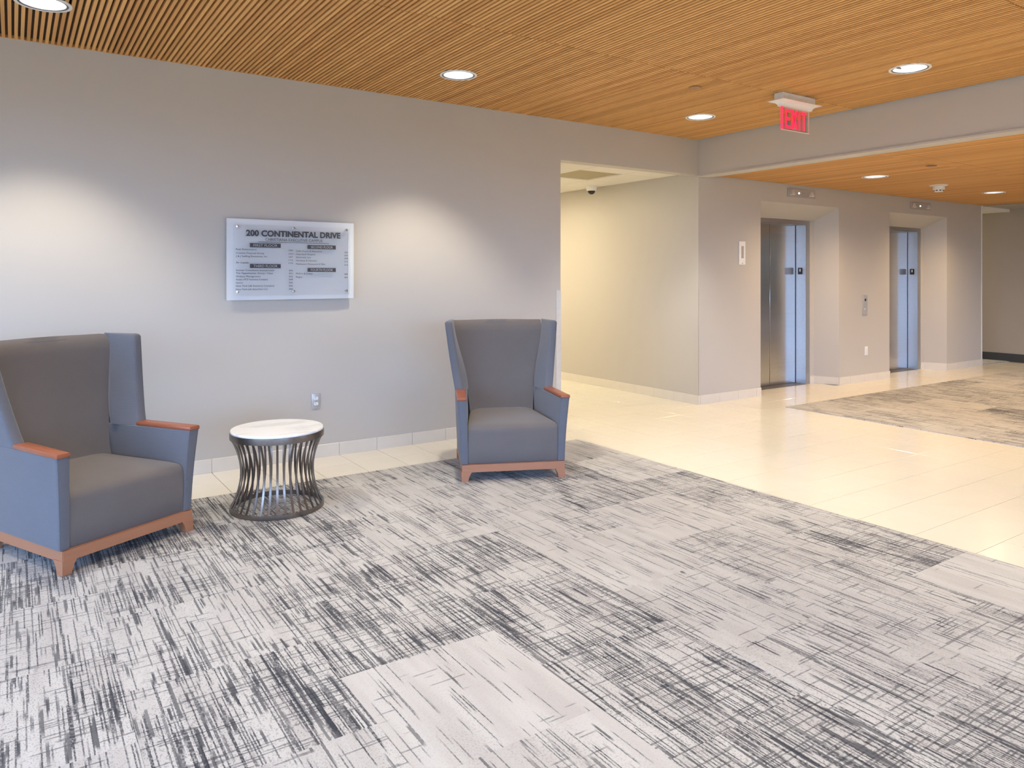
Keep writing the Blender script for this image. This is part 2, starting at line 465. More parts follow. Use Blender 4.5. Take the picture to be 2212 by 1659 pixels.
# ---- beam between the two ceilings
bm = bmesh.new(); add_box(bm, 6.39, 6.54, YF, YW, 2.572, ZC+.12)
struct(bm_obj('beam', bm, 'beam_paint'))
struct(box('trim_1', 6.376, 6.556, YF, YW-.002, 2.556, 2.572, 'beam_paint'), 'slim painted lip along the underside of the beam')

# ---- slatted wooden ceilings
P_, SW, SH = .0333, .0186, .024
LIGHTS_UP = [(x, y) for x in (-2.52, .14, 2.80, 5.46) for y in (4.9, 2.9, .9, -1.1, -3.1)]
LIGHTS_UP[LIGHTS_UP.index((2.80, 2.9))] = (2.80, 2.83)
LIGHTS_LO = [(8.21, 4.76), (11.11, 4.76), (8.21, 2.1), (11.11, 2.1), (8.21, -.6), (11.11, -.6)]
HOLE = .128
def cut(x0, x1, y0, y1, lights):
    iv = [(y0, y1)]
    for lx, ly in lights:
        dx = max(0, x0-lx, lx-x1)
        if dx < HOLE:
            h_ = math.sqrt(HOLE**2-dx*dx); nv = []
            for a, b in iv:
                if ly+h_ < a or ly-h_ > b: nv.append((a, b)); continue
                if ly-h_ > a+.01: nv.append((a, ly-h_))
                if ly+h_ < b-.01: nv.append((ly+h_, b))
            iv = nv
    return iv
ceil_u = struct(empty('ceiling', (0, 0, ZC)), 'upper ceiling of narrow warm brown wooden slats')
ceil_l = struct(empty('ceiling', (0, 0, ZL)), 'lower ceiling of narrow warm brown wooden slats by the elevators')
def backing(parent, x0, x1, y0, y1, lights):
    """dark felt above the slats with round openings for the lamps"""
    bm = bmesh.new()
    xs = sorted({x0, x1} | {l[0]-.16 for l in lights} | {l[0]+.16 for l in lights}); xs = [x for x in xs if x0 <= x <= x1]
    ys = sorted({y0, y1} | {l[1]-.16 for l in lights} | {l[1]+.16 for l in lights}); ys = [y for y in ys if y0 <= y <= y1]
    for a, b in zip(xs, xs[1:]):
        for c, d in zip(ys, ys[1:]):
            if b-a < 1e-5 or d-c < 1e-5: continue
            L = [l for l in lights if a < l[0] < b and c < l[1] < d]
            if not L: add_box(bm, a, b, c, d, SH, SH+.01); continue
            lx, ly = L[0]; n = 24; ci, sq = [], []
            for i in range(n):
                t = 2*PI*(i+.5)/n; co, si = math.cos(t), math.sin(t); ci.append((lx+.126*co, ly+.126*si))
                m = max(abs(co), abs(si)); sq.append((lx+.16*co/m, ly+.16*si/m))
            A = [bm.verts.new((x, y, SH)) for x, y in ci]; B = [bm.verts.new((x, y, SH)) for x, y in sq]
            for i in range(n): bm.faces.new((A[i], A[(i+1)%n], B[(i+1)%n], B[i]))
    bm_obj('backing', bm, 'backing', parent)
def slats(parent, x0, x1, rows, lights, want):
    rest = bmesh.new(); cache = {}; n = 0
    i = math.ceil(x0/P_)
    while i*P_+SW < x1:
        a = i*P_+.007; b = a+SW; i += 1
        if b > x1: break
        for (y0, y1) in rows:
            iv = cut(a, b, y0+.004, y1-.004, lights)
            if want(a, (y0+y1)/2) and n < 300:
                n += 1
                if len(iv) == 1:
                    key = (round(iv[0][0], 4), round(iv[0][1], 4))
                    if key not in cache:
                        bm = bmesh.new(); add_box(bm, 0, SW, iv[0][0], iv[0][1], 0, SH)
                        me = bpy.data.meshes.new('slat'); bmesh.ops.recalc_face_normals(bm, faces=bm.faces); bm.to_mesh(me); bm.free(); me.materials.append(MAT['slat_wood']); cache[key] = me
                    link('slat', cache[key], parent, (a, 0, 0))
                else:
                    bm = bmesh.new()
                    for c, d in iv: add_box(bm, 0, SW, c, d, 0, SH)
                    bm_obj('slat', bm, 'slat_wood', parent, None, (a, 0, 0))
            else:
                for c, d in iv: add_box(rest, a, b, c, d, 0, SH)
    tag(bm_obj('distant_slats', rest, 'slat_wood', parent), kind='stuff')
rows_u = [(3.89, YW-.012), (1.89, 3.89), (-.11, 1.89), (-2.11, -.11), (YF, -2.11)]
slats(ceil_u, XL, 6.385, rows_u, LIGHTS_UP, lambda x, y: (y > 4 and -.35 < x < 4.7) or (2 < y < 3.9 and 1.3 < x < 6.4))
backing(ceil_u, XL, 6.39, YF, YW, LIGHTS_UP)
slats(ceil_l, 6.556, 13.04, [(3.73, YW-.01), (1.73, 3.73), (-.27, 1.73), (YF, -.27)], LIGHTS_LO, lambda x, y: y > 1.8 and 6.55 < x < 11.6)
backing(ceil_l, 6.54, 13.05, YF, YW, LIGHTS_LO)
box('end_rail', XL, 6.385, YW-.012, YW-.001, .004, SH, 'slat_wood', ceil_u)
# ceilings of the corridor and of the far passage: grid tiles
cc = struct(box('ceiling', 4.44, 6.39, YW+.14, 10.6, 2.645, 2.70, 'white_ceiling'), 'white grid ceiling of the corridor')
bm = bmesh.new(); add_box(bm, .004, .646, .004, .646, 0, .03, .004); me_c = bpy.data.meshes.new('ceiling_tile'); bmesh.ops.recalc_face_normals(bm, faces=bm.faces); bm.to_mesh(me_c); bm.free(); me_c.materials.append(MAT['white_ceiling'])
CORR_LIGHTS = [(5.02, 7.95), (5.02, 9.3)]
for i in range(-2, 2):
    for j in range(-1, 7):
        x0, y0 = 5.18+i*.65, 6.37+j*.65
        if (i, j) == (0, 0): continue
        a, b, c, d = max(x0, 4.44), min(x0+.65, 6.39), max(y0, YW+.145), min(y0+.65, 10.6)
        if b-a < .02 or d-c < .02: continue
        if any(a < lx < b and c < ly < d for lx, ly in CORR_LIGHTS): pass
        if (b-a) > .64 and (d-c) > .64: link('ceiling_tile', me_c, cc, (x0, y0, 2.612))
        else: box('ceiling_tile', a+.004, b-.004, c+.004, d-.004, 2.612, 2.642, 'white_ceiling', cc)
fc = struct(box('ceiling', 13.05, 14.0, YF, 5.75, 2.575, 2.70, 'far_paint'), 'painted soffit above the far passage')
struct(box('ceiling', 13.05, 14.0, 5.75, 10.6, 2.53, 2.70, 'white_ceiling'), 'white ceiling of the far passage')
struct(box('ceiling', XL, 13.05, YF, YW, 3.09, 3.15, 'backing'), 'dark deck above the slatted ceilings')

# ---- tile baseboards
def base_run(name, segs, label):
    r = struct(empty(name, (*segs[0][0], 0)), label)
    ox, oy = segs[0][0]
    for (x0, y0), (x1, y1), cuts in segs:          # tiles stand on the room side (left of the direction is the wall)
        L = math.hypot(x1-x0, y1-y0); ux, uy = (x1-x0)/L, (y1-y0)/L; nx, ny = uy, -ux
        ts = [0] + sorted(c for c in cuts if .02 < c < L-.02) + [L]
        for a, b in zip(ts, ts[1:]):
            bm = bmesh.new(); g_ = .0012
            pl = [(x0+ux*(a+g_), y0+uy*(a+g_)), (x0+ux*(b-g_), y0+uy*(b-g_))]
            poly = [pl[0], pl[1], (pl[1][0]+nx*.011, pl[1][1]+ny*.011), (pl[0][0]+nx*.011, pl[0][1]+ny*.011)]
            A, B = add_prism(bm, [(x-ox, y-oy) for x, y in poly], .0005, .101)
            es = [e for e in bm.edges if all(abs(v.co.z-.101) < 1e-6 for v in e.verts)]
            bmesh.ops.bevel(bm, geom=es, offset=.0025, segments=1, affect='EDGES')
            bm_obj('base_tile', bm, 'base_tile', r)
def cutsx(x0, x1): return [GX0+k*G-x0 for k in range(-20, 45) if x0 < GX0+k*G < x1]
# direction chosen so that (uy,-ux) points into the room (-Y for +X runs)
base_run('baseboard_back', [((XL, YW), (4.44, YW), cutsx(XL, 4.44))], 'low cream tile baseboard along the back wall')
segs = [((6.379, YW), (L1[0][0], YW), cutsx(6.379, L1[0][0]))]
for (A, B) in ((R1, L2),):
    segs += [((A[1][0]-.0, A[1][1]), A[0], []), (A[0], B[0], cutsx(A[0][0], B[0][0])), (B[0], B[1], [])]
segs += [(R2[1], R2[0], []), (R2[0], (13.05, YW), cutsx(R2[0][0], 13.05)), (L1[0], L1[1], [])]
for E_, sg in ((R1, 1), (R2, 1)): segs += [(E_[2], E_[1], [])]
base_run('baseboard_elevator', segs, 'low cream tile baseboard around the elevator niches')
base_run('baseboard_corridor', [((6.39, 6.78), (6.39, YW), [.325, .65]), ((6.39, 10.6), (6.39, 6.78), [])], 'low cream baseboard along the corridor wall')
struct(box('baseboard_right', XR-.012, XR, YF, 10.6, .006, .135, 'dark_vinyl'), 'dark vinyl baseboard of the far wall')
# ---- corner guards
bm = bmesh.new(); add_box(bm, 4.385, 4.443, YW-.004, YW, .10, 1.305); add_box(bm, 4.440, 4.444, YW, YW+.055, .10, 1.305)
struct(bm_obj('trim_2', bm, 'corner_guard'), 'white corner guard beside the grey armchair')
bm = bmesh.new(); add_box(bm, 6.387, 6.43, YW-.003, YW, .102, 1.33); add_box(bm, 6.386, 6.39, YW-.003, YW+.045, .102, 1.33)
struct(bm_obj('trim_3', bm, 'wall_paint'), 'painted corner guard where the corridor meets the elevator wall')
bm = bmesh.new(); add_box(bm, 13.028, 13.053, YW-.004, YW, .101, 2.58); add_box(bm, 13.05, 13.054, YW-.004, YW+.04, .101, 2.58)
struct(bm_obj('trim_4', bm, 'white_trim'), 'white corner bead at the end of the elevator wall')

# ---- elevators
def elevator(n, c, s):
    r = struct(empty('door_%d' % n, (s, 6.21, 0)), 'stainless steel elevator doors in a splayed wall niche')
    y = -(6.21-Y2)          # front of the frame, local
    f = bmesh.new()
    for sg in (-1, 1):
        a, b = sorted((sg*(OP+.012), sg*FR)); add_box(f, a, b, y-.006, y+.012, 0, 2.182)
        a, b = sorted((sg*OP, sg*(OP+.014))); add_box(f, a, b, y-.006, .02, 0, 2.13)
    add_box(f, -OP-.012, OP+.012, y-.006, y+.012, 2.128, 2.182); add_box(f, -OP, OP, y+.0, .02, 2.128, 2.142)
    bm_obj('frame', f, 'steel_frame', r)
    for sg in (-1, 1):
        a, b = sorted((sg*.003, sg*(OP+.04)))
        d = box('door_panel', a, b, .0, .03, .008, 2.15, 'steel', r, .002)
    box('door_badge', .31, .50, -.0025, .0005, 1.467, 1.553, 'plate_steel', r)
    box('edge_gap', OP-.011, OP, -.0015, .004, .008, 2.128, 'black', r)
    box('sill', -OP, OP, y-.004, .06, -.005, .006, 'grey_trim', r)
    box('shaft_back', -OP-.1, OP+.1, .05, .08, 0, 2.25, 'black', r)
    # tactile floor plate on the side return of the frame
    p = box('floor_plate', OP-.004, OP+.001, -.105, -.040, 1.468, 1.556, 'black', r)
    text('numeral', '1', 0, 0, .036, .017, 'white_plastic', p, .02, 'CENTER', lambda a, b: (OP-.005, -.072-a, 1.505+b))
    text('braille', '...', 0, 0, .004, .016, 'white_plastic', p, .02, 'CENTER', lambda a, b: (OP-.005, -.072-a, 1.486+b))
g = N('plate_steel'); p, q = g.pos(); g.set((.42, .42, .43), .35, 1.)
for n, (c, s) in enumerate(NICHES): elevator(n+1, c, s)

# =================================================================== LAMPS
def downlight(x, y, z, label, group, power, col, tilt=None, cone=100, blend=.35, seen=True):
    r = empty('downlight', (x, y, z)); tag(r, label, 'ceiling light', group)
    lathe('trim_ring', [(.141, .0), (.141, -.005), (.136, -.007), (.124, -.006), (.124, .002)], 'white_trim', r, 40, True)
    lathe('gap_ring', [(.1245, -.004), (.1245, .024), (.112, .024), (.112, -.0035)], 'grey_trim', r, 40, True)
    lathe('reflector', [(.1125, -.003), (.106, .02), (.092, .05), (.074, .09), (.058, .105)], 'reflector', r, 40)
    lathe('lamp', [(.060, .100), (.045, .094), (0, .092)], 'lamp_glow', r, 24)
    l = bpy.data.lights.new('downlight_beam', 'SPOT'); l.energy = power; l.color = col; l.spot_size = math.radians(cone); l.spot_blend = blend; l.shadow_soft_size = .05
    o = bpy.data.objects.new('beam_light', l); C.objects.link(o); o.parent = r; o.location = (0, 0, -.012)
    return r
WARM = (1., .90, .74); LOB = (1., .71, .38)
UP_LABEL = {(.14, 4.9): 'round recessed downlight above the armchair farther from the corridor', (2.80, 4.9): 'round recessed downlight above the armchair beside the corridor opening',
            (5.46, 4.9): 'round recessed downlight just outside the corridor opening', (5.46, 2.9): 'round recessed downlight between the exit sign and the beam'}
LO_LABEL = {(8.21, 4.76): 'round recessed downlight in the low ceiling before the elevator nearer the corridor', (11.11, 4.76): 'round recessed downlight in the low ceiling before the elevator by the far passage'}
for x, y in LIGHTS_UP:
    downlight(x, y, ZC, UP_LABEL.get((x, y)) or 'round recessed downlight in the upper slatted ceiling over open carpet', 'downlights in the upper slatted ceiling', 105, WARM, cone=97, blend=.55)
for x, y in LIGHTS_LO:
    downlight(x, y, ZL, LO_LABEL.get((x, y)) or 'round recessed downlight in the low slatted ceiling over the elevator carpet', 'downlights in the lower slatted ceiling', 140, LOB, cone=150, blend=1.)
for x, y in CORR_LIGHTS:
    r = empty('corridor_light', (x, y, 2.612)); tag(r, 'round flat lamp on the white corridor ceiling', 'ceiling light', 'corridor ceiling lamps')
    lathe('rim', [(.15, 0), (.15, -.025), (.14, -.03), (.13, -.028), (.13, 0)], 'white_trim', r, 32)
    lathe('diffuser', [(.13, -.027), (.08, -.032), (0, -.034)], 'lamp_glow', r, 32)
    l = bpy.data.lights.new('corridor_lamp', 'AREA'); l.shape = 'DISK'; l.size = .26; l.energy = 30; l.color = (1., .84, .56)
    o = bpy.data.objects.new('lamp_light', l); C.objects.link(o); o.parent = r; o.location = (0, 0, -.045)
r = empty('passage_fill', (13.5, 8.2, 2.53)); tag(r, 'round flat fill lamp added to brighten the far passage', 'ceiling light')  # unseen lamp, added to brighten the far wall and white ceiling
lathe('rim', [(.15, 0), (.15, -.025), (.14, -.03), (.13, -.028), (.13, 0)], 'white_trim', r, 32)
lathe('diffuser', [(.13, -.027), (.08, -.032), (0, -.034)], 'lamp_glow', r, 32)
l = bpy.data.lights.new('passage_fill_light', 'AREA'); l.shape = 'DISK'; l.size = .26; l.energy = 45; l.color = (1., .85, .6)
o = bpy.data.objects.new('lamp_light', l); C.objects.link(o); o.parent = r; o.location = (0, 0, -.045)

# =================================================================== FURNITURE
def lerp(a, b, t): return a+(b-a)*t
def ease(t): return t*t*(3-2*t)
def armchair():
    r = empty('armchair')
    # wooden plinth rail and legs
    bm = bmesh.new()
    for (x0, y0), (x1, y1) in (((-.365, .0240), (.365, .0240)), ((-.328, .700), (.328, .700)), ((-.3495, .01), (-.3155, .71)), ((.3495, .01), (.3155, .71))):
        d = Vector((x1-x0, y1-y0)).normalized(); n = Vector((-d.y, d.x))*.018
        pl = [(x0-n.x, y0-n.y), (x1-n.x, y1-n.y), (x1+n.x, y1+n.y), (x0+n.x, y0+n.y)]
        add_prism(bm, pl, .064, .116)
    bm_obj('rail', bm, 'chair_wood', r)
    for sx in (-1, 1):
        for fr in (1, 0):
            xo = .37 if fr else .335; y0 = .004 if fr else .720; sy = 1 if fr else -1
            bm = bmesh.new()
            top = [(xo, y0), (xo-.075, y0), (xo-.075, y0+sy*.075), (xo, y0+sy*.075)]
            bot = [(xo, y0), (xo-.047, y0), (xo-.047, y0+sy*.047), (xo, y0+sy*.047)]
            rings = []
            for k in range(6):
                t = k/5; e = t**1.8
                rings.append([(sx*lerp(b_[0], a_[0], e), lerp(b_[1], a_[1], e), lerp(.0, .070, t)) for a_, b_ in zip(top, bot)])
            add_loft(bm, rings); bm_obj('leg', bm, 'chair_wood', r, 30)
    # seat block
    bm = bmesh.new(); rings = []
    def seat_ring(z, ins, fy):
        pts = [(-.329+ins, .026+fy), (.329-ins, .026+fy), (.245-ins, .60), (-.245+ins, .60)]
        return [(x, y) for x, y in rpoly(pts, [.018, .018, .02, .02], 3)]
    nseg = len(seat_ring(.2, 0, 0))
    for z, ins, fy in ((.116, .006, .006), (.124, 0, 0), (.22, 0, -.004), (.33, 0, -.002), (.352, .001, .003), (.370, .004, .013), (.382, .012, .032), (.389, .028, .062), (.396, .06, .12), (.400, .11, .18)):
        rings.append([(x, y, z - (.010*(y-.03)/.5 if z > .35 else 0)*0 + (.012*max(0, y-.1)/.4 if z > .36 else 0)) for x, y in seat_ring(z, ins, fy)])
    add_loft(bm, rings); bm_obj('seat', bm, 'seat_fabric', r, 60)
    # backrest cushion: a gently hollowed surface with real thickness
    bm = bmesh.new(); nu, nv = 14, 18; F_, B_ = [], []
    for j in range(nv+1):
        v = j/nv; z = lerp(.30, 1.082, v)
        hw = lerp(.248, .352, ease(min(1, max(0, (z-.38)/.62))))
        yf = lerp(.515, .730, v**.9) + .012*math.sin(v*PI)
        rowf, rowb = [], []
        for i in range(nu+1):
            u = i/nu*2-1
            rnd = (1-v)*0; edge_ = (abs(u)**6)*.018; topr = (max(0, v-.93)/.07)**2*.030
            hol = .028*(1-u*u)*v - edge_*0
            rowf.append(bm.verts.new((u*hw, yf+hol-.028*v*0+topr, z+ .006*(1-u*u)*(1 if j == nv else 0))))
            rowb.append(bm.verts.new((u*hw, yf+.095, z)))
        F_.append(rowf); B_.append(rowb)
    for j in range(nv):
        for i in range(nu):
            bm.faces.new((F_[j][i], F_[j][i+1], F_[j+1][i+1], F_[j+1][i])); bm.faces.new((B_[j][i+1], B_[j][i], B_[j+1][i], B_[j+1][i+1]))
        bm.faces.new((F_[j][0], F_[j+1][0], B_[j+1][0], B_[j][0])); bm.faces.new((F_[j][nu], B_[j][nu], B_[j+1][nu], F_[j+1][nu]))
    for i in range(nu):
        bm.faces.new((F_[0][i+1], F_[0][i], B_[0][i], B_[0][i+1])); bm.faces.new((F_[nv][i], F_[nv][i+1], B_[nv][i+1], B_[nv][i]))
    bm_obj('backrest', bm, 'seat_fabric', r, 60)
    # outer back panel
    bm = bmesh.new(); rings = []
    for k in range(13):
        t = k/12; z = lerp(.116, 1.066, t); h_ = max(0, (z-.45)/.63)
        hw = lerp(.325, .372, ease(min(1, h_))); y1 = .730+.11*h_**1.2
        ins = 0 if t < .95 else (t-.95)/.05*.012
        rings.append([(x, y, z) for x, y in rpoly([(-hw+ins, y1-.07), (hw-ins, y1-.07), (hw-.012-ins, y1-ins), (-hw+.012+ins, y1-ins)], .015, 2)])
    add_loft(bm, rings); bm_obj('back_panel', bm, 'shell_fabric', r, 50)
    for sx in (-1, 1):
        # arm side panel: leans out and forward towards the top
        bm = bmesh.new(); rings = []
        for k in range(11):
            t = k/10; z = lerp(.117, .566, t); e = t**1.5
            yf = lerp(.022, -.004, e)
            pts = [(lerp(.374, .402, e), yf), (lerp(.322, .338, e), yf), (lerp(.246, .262, e), .62), (lerp(.332, .350, t), .725)]
            rings.append([(sx*x, y, z) for x, y in rpoly(pts, [.016, .010, .01, .02], 3)])
        add_loft(bm, rings); sp_ = bm_obj('side_panel', bm, 'shell_fabric', r, 50)
        # piping along the front edges of the side panel
        bm = bmesh.new()
        for which in (0, 1):
            pth = []
            for k in range(9):
                t = k/8; e = t**1.5; yf = lerp(.022, -.004, e)
                xx = (lerp(.374, .402, e)-.004) if which == 0 else (lerp(.322, .338, e)+.003)
                pth.append(Vector((sx*xx, yf+.003, lerp(.12, .565, t))))
            rr = []
            for p_ in pth: rr.append([(p_.x+.0022*math.cos(a), p_.y+.0022*math.sin(a), p_.z) for a in [i*PI/3 for i in range(6)]])
            add_loft(bm, rr)
        bm_obj('piping', bm, 'shell_fabric', sp_, 60)
        # wooden arm cap
        bm = bmesh.new()
        pts = [(.405, -.009), (.337, -.009), (.300, .405), (.374, .415)]
        rings = [[(sx*x, y, z) for x, y in rpoly([(px+(ins if i in (1, 2) else -ins), py+(ins if i < 2 else -ins)) for i, (px, py) in enumerate(pts)], .006, 2)]
                 for z, ins in ((.567, .002), (.570, 0), (.583, 0), (.588, .003), (.590, .008))]
        add_loft(bm, rings); bm_obj('armrest', bm, 'cap_wood', r, 35)['label'] = 'reddish wooden arm cap'
        # wing
        bm = bmesh.new(); rings = []
        zs = [.5675] + [lerp(.572, 1.070, k/14) for k in range(15)] + [1.079, 1.085, 1.088]
        for q_, z in enumerate(zs):
            t = min(1, max(0, (z-.568)/.51)); e = ease(t)*.55+t*.45
            ins = {len(zs)-3: .004, len(zs)-2: .012, len(zs)-1: .024}.get(q_, 0)
            xf = .374+.072*t**.85; yf = .398 + .150*t**.8
            xi = xf - lerp(.062, .060, t)
            xb = lerp(.258, .352, ease(t)); yb = lerp(.56, .74, t)
            pts = [(xf-ins, yf+ins), (xi+ins*.6, yf+ins), (xb, yb), (lerp(.335, .375, t)-ins*.2, lerp(.73, .82, t)-ins*.6), (lerp(.355, .408, t)-ins, lerp(.70, .77, t)-ins)]
            rings.append([(sx*x, y, z) for x, y in rpoly(pts, [.022, .020, .01, .02, .03], 3)])
        add_loft(bm, rings); bm_obj('wing', bm, 'shell_fabric', r, 55)
    return r
ch = armchair(); ch.location = (.523, 4.312, .007); ch.rotation_euler.z = math.radians(28.5)
tag(ch, 'slate grey wingback armchair with wooden arm caps beside the directory board', 'armchair', 'wingback armchairs')
ch['label'] = 'grey wingback armchair angled towards the room at the table side away from the corridor'
c2_ = copy_tree(ch); c2_.location = (2.930, 4.3385, .007); c2_.rotation_euler.z = math.radians(-24)
tag(c2_, 'grey wingback armchair standing by the corridor opening with a corner guard behind it', 'armchair', 'wingback armchairs')

# side table: marble top on an hourglass cage of bronze bars
def side_table(x, y):
    r = empty('side_table', (x, y, .007)); tag(r, 'round side table with white marble top and hourglass cage of bronze bars', 'side table')
    R_ = .281; H = .492
    lathe('base_ring', [(R_, 0), (R_+.001, .004), (R_, .026), (R_-.012, .026), (R_-.012, 0)], 'bronze', r, 64, True)
    lathe('top_ring', [(R_-.012, H-.052), (R_, H-.052), (R_+.001, H-.03), (R_, H-.014), (R_-.012, H-.014)], 'bronze', r, 64, True)
    lathe('table_top', [(0, H-.03), (R_-.013, H-.03), (R_-.013, H-.014), (R_-.003, H-.013), (R_-.002, H-.006), (R_-.006, H), (0, H)], 'marble', r, 64)
    bm = bmesh.new(); n = 12; z0, z1 = .024, H-.05; w, th = .0065, .0022
    prof = []
    for k in range(n+1):
        t = k/n; prof.append((.217 + (R_-.007-.217)*abs(2*t-1)**2.0, lerp(z0, z1, t)))
    A = []
    for rr, zz in prof: A.append([bm.verts.new(c) for c in ((rr-th, -w, zz), (rr+th, -w, zz), (rr+th, w, zz), (rr-th, w, zz))])
    for P0, P1 in zip(A, A[1:]):
        for i in range(4): bm.faces.new((P0[i], P0[(i+1)%4], P1[(i+1)%4], P1[i]))
    bm.faces.new(A[0][::-1]); bm.faces.new(A[-1])
    b0 = bm_obj('bar', bm, 'bronze', r, 30)
    for k in range(36):
        o = b0 if k == 0 else link('bar', b0.data, r)
        o.rotation_euler.z = 2*PI*(k+.35)/36
side_table(1.368, 4.66)

# =================================================================== WALL THINGS
# directory board
YS = 5.722
sg = empty('directory_sign', (1.80, YW, 1.565)); tag(sg, 'frosted white building directory board with black lettering on metal standoffs', 'sign')
sx0, sy0, sz0 = 1.80, YW, 1.565
bk = box('back_panel', 1.307-sx0, 2.295-sx0, YS-sy0, YS+.008-sy0, 1.262-sz0, 1.870-sz0, 'frosted', sg, .001)
fp = empty('front_panel', (0, 0, 0), 0, sg) if False else box('front_panel', 1.349-sx0, 2.258-sx0, YS-.022-sy0, YS-.016-sy0, 1.296-sz0, 1.826-sz0, 'acrylic', sg)
box('panel_highlight', 2.2565-sx0, 2.2595-sx0, YS-.0222-sy0, YS-.0158-sy0, 1.296-sz0, 1.826-sz0, 'edge_highlight', fp)  # pale strip painted as the bright highlight down this edge
for sxp in (1.379, 1.797, 2.223):
    for szp in (1.811, 1.324):
        st = lathe('standoff', [(0, 0), (.0085, 0), (.0085, -.052), (.0, -.052)], 'chrome', sg, 16)
        bm = bmesh.new(); add_lathe(bm, [(0, .0), (.008, .0), (.008, .067), (.0105, .067), (.0105, .073), (.0, .074)], 16)
        bpy.data.objects.remove(st); st = bm_obj('standoff', bm, 'chrome', sg, 40)
        st.rotation_euler.x = PI/2; st.location = (sxp-sx0, 0, szp-sz0)
YT = YS-.0228-sy0
def ln(s, x, z, h, wd, bold=0., mat='ink', al='LEFT', name='lettering', par=None):
    text(name, s, x-sx0, z-sz0, h, wd, mat, par or fp, bold, al, lambda a, b: (a, YT, b))
ln('200 CONTINENTAL DRIVE', 1.441, 1.7435, .043, .733, .036)
ln('CHRISTIANA EXECUTIVE CAMPUS', 1.583, 1.709, .0215, .443, .0)
box('rule', 1.53-sx0, 2.079-sx0, YT-.0004, YT+.0004, 1.6985-sz0, 1.7015-sz0, 'ink', fp)
for s, x0, z0, w_ in (('FIRST FLOOR', 1.469, 1.658, .229), ('SECOND FLOOR', 1.907, 1.654, .228), ('THIRD FLOOR', 1.469, 1.502, .229), ('FOURTH FLOOR', 1.907, 1.475, .228)):
    b_ = box('heading_bar', x0-sx0, x0+w_-sx0, YT-.001, YT+.0005, z0-sz0, z0+.031-sz0, 'ink', fp)
    text('heading', s, x0+w_/2-sx0, z0+.0065-sz0, .0185, w_*.78, 'ink_light', b_, 0, 'CENTER', lambda a, b: (a, YT-.0014, b))
LEFT = [('Peak Performance', 1.635, .150, '100'), ('Creative Financial Group', 1.608, .205, '101'), ('J & J Staffing Resources, Inc.', 1.584, .232, '107'), (None, 1.5605, 0, '112'), ('Air Liquide', 1.537, .092, '115'),
        ('Sumner Consultants Incorporated', 1.480, .278, '300'), ('The Oppenheimer Group / Oppy', 1.458, .272, '301'), ('Wallace Montgomery', 1.434, .180, '302'), ('Assala a PCF Insurance Company', 1.411, .234, '304'), ('Gentry', 1.387, .050, '305'), ('New York Life Insurance Company', 1.363, .282, '306'), ('New York Life Securities LLC', 1.338, .232, '306')]
for s, z, w_, num in LEFT:
    if s: ln(s, 1.368, z, .0124, w_, .0)
    ln(num, 1.760, z-.001, .0118, .031, .004)
for s, z, w_, num in [('Delle Donne & Associates', 1.630, .206, '200'), ('Heartland Hospice', 1.606, .152, '201'), ('Shermoen Law', 1.582, .117, '209'), ('Hardesty & Hanover', 1.557, .165, '212'), ('Matthewson Wentworth & Miller', 1.530, .234, '215'), ('McKim & Creed', 1.456, .128, '400'), ('Regus', 1.430, .049, '401')]:
    ln(s, 1.816, z, .0124, w_, .0); ln(num, 2.206, z-.004, .0118, .030, .004)

# power outlets
def outlet(x, z, label, mat='plate_grey', gap=0):
    r = empty('outlet', (x, YW, z)); tag(r, label, 'outlet')
    box('cover_plate', -.0365, .0365, -.007, 0, -.06, .06, mat, r, .003, 2)
    for dz in (.0215, -.0215):
        bm = bmesh.new(); pts = [(.0175*math.cos(a)*1.0, .0145*max(-.86, min(.86, math.sin(a)*1.15))) for a in [2*PI*i/20 for i in range(20)]]
        a_ = [bm.verts.new((x_, -.0095, z_)) for x_, z_ in pts]; b_ = [bm.verts.new((x_, -.0065, z_)) for x_, z_ in pts]
        bm.faces.new(a_)
        for i in range(20): bm.faces.new((a_[i], a_[(i+1)%20], b_[(i+1)%20], b_[i]))
        f_ = bm_obj('socket', bm, 'white_plastic', r, 40, (0, 0, dz))
        for sx_, h_ in ((-.0065, .0045), (.0065, .0038)): box('slot', sx_-.0013, sx_+.0013, -.0099, -.0094, .001, .001+h_*2, 'black', f_)
        lathe('ground_hole', [(0, 0), (.0022, 0), (.0022, -.0005)], 'black', f_, 10).location = (0, -.0097, -.0065)
        f_.children[-1].rotation_euler.x = PI/2
    sc = lathe('screw', [(0, .002), (.003, .0015), (.003, 0)], 'chrome', r, 10); sc.rotation_euler.x = PI/2; sc.location = (0, -.007, 0)
outlet(1.995, .452, 'grey duplex power outlet on the back wall behind the side table')
outlet(9.72, .418, 'white power outlet low on the wall between the elevators', 'white_plastic')

# elevator lanterns above the niches
def lantern(x, z, w, label, lit):
    r = empty('hall_lantern', (x, YW, z)); tag(r, label, 'indicator')
    box('face_plate', -w/2, w/2, -.012, 0, -.052, .052, 'lantern_grey', r, .002)
    for sg_ in (-1, 1):
        bm = bmesh.new(); cxp = sg_*(w/2-.085)
        base_ = [(cxp-.052, -.030), (cxp+.052, -.030), (cxp, .040)]; top_ = [(cxp-.034, -.022), (cxp+.034, -.022), (cxp, .026)]
        add_loft(bm, [[(x_, -.012, z_) for x_, z_ in base_], [(x_, -.034, z_) for x_, z_ in top_]])
        bm_obj('arrow', bm, 'arrow_grey', r)
    for k in range(4):
        b_ = lathe('floor_light', [(0, .006), (.009, .005), (.011, 0)], 'indicator_lit' if k == lit else 'lantern_grey', r, 16)
        b_.rotation_euler.x = PI/2; b_.location = ((k-1.5)*.040, -.012, 0)
lantern(8.27, 2.485, .565, 'elevator lantern with two arrows and its first light lit above the elevator nearer the corridor', 0)
lantern(11.14, 2.477, .565, 'elevator lantern with two arrows above the elevator by the far passage', 1)
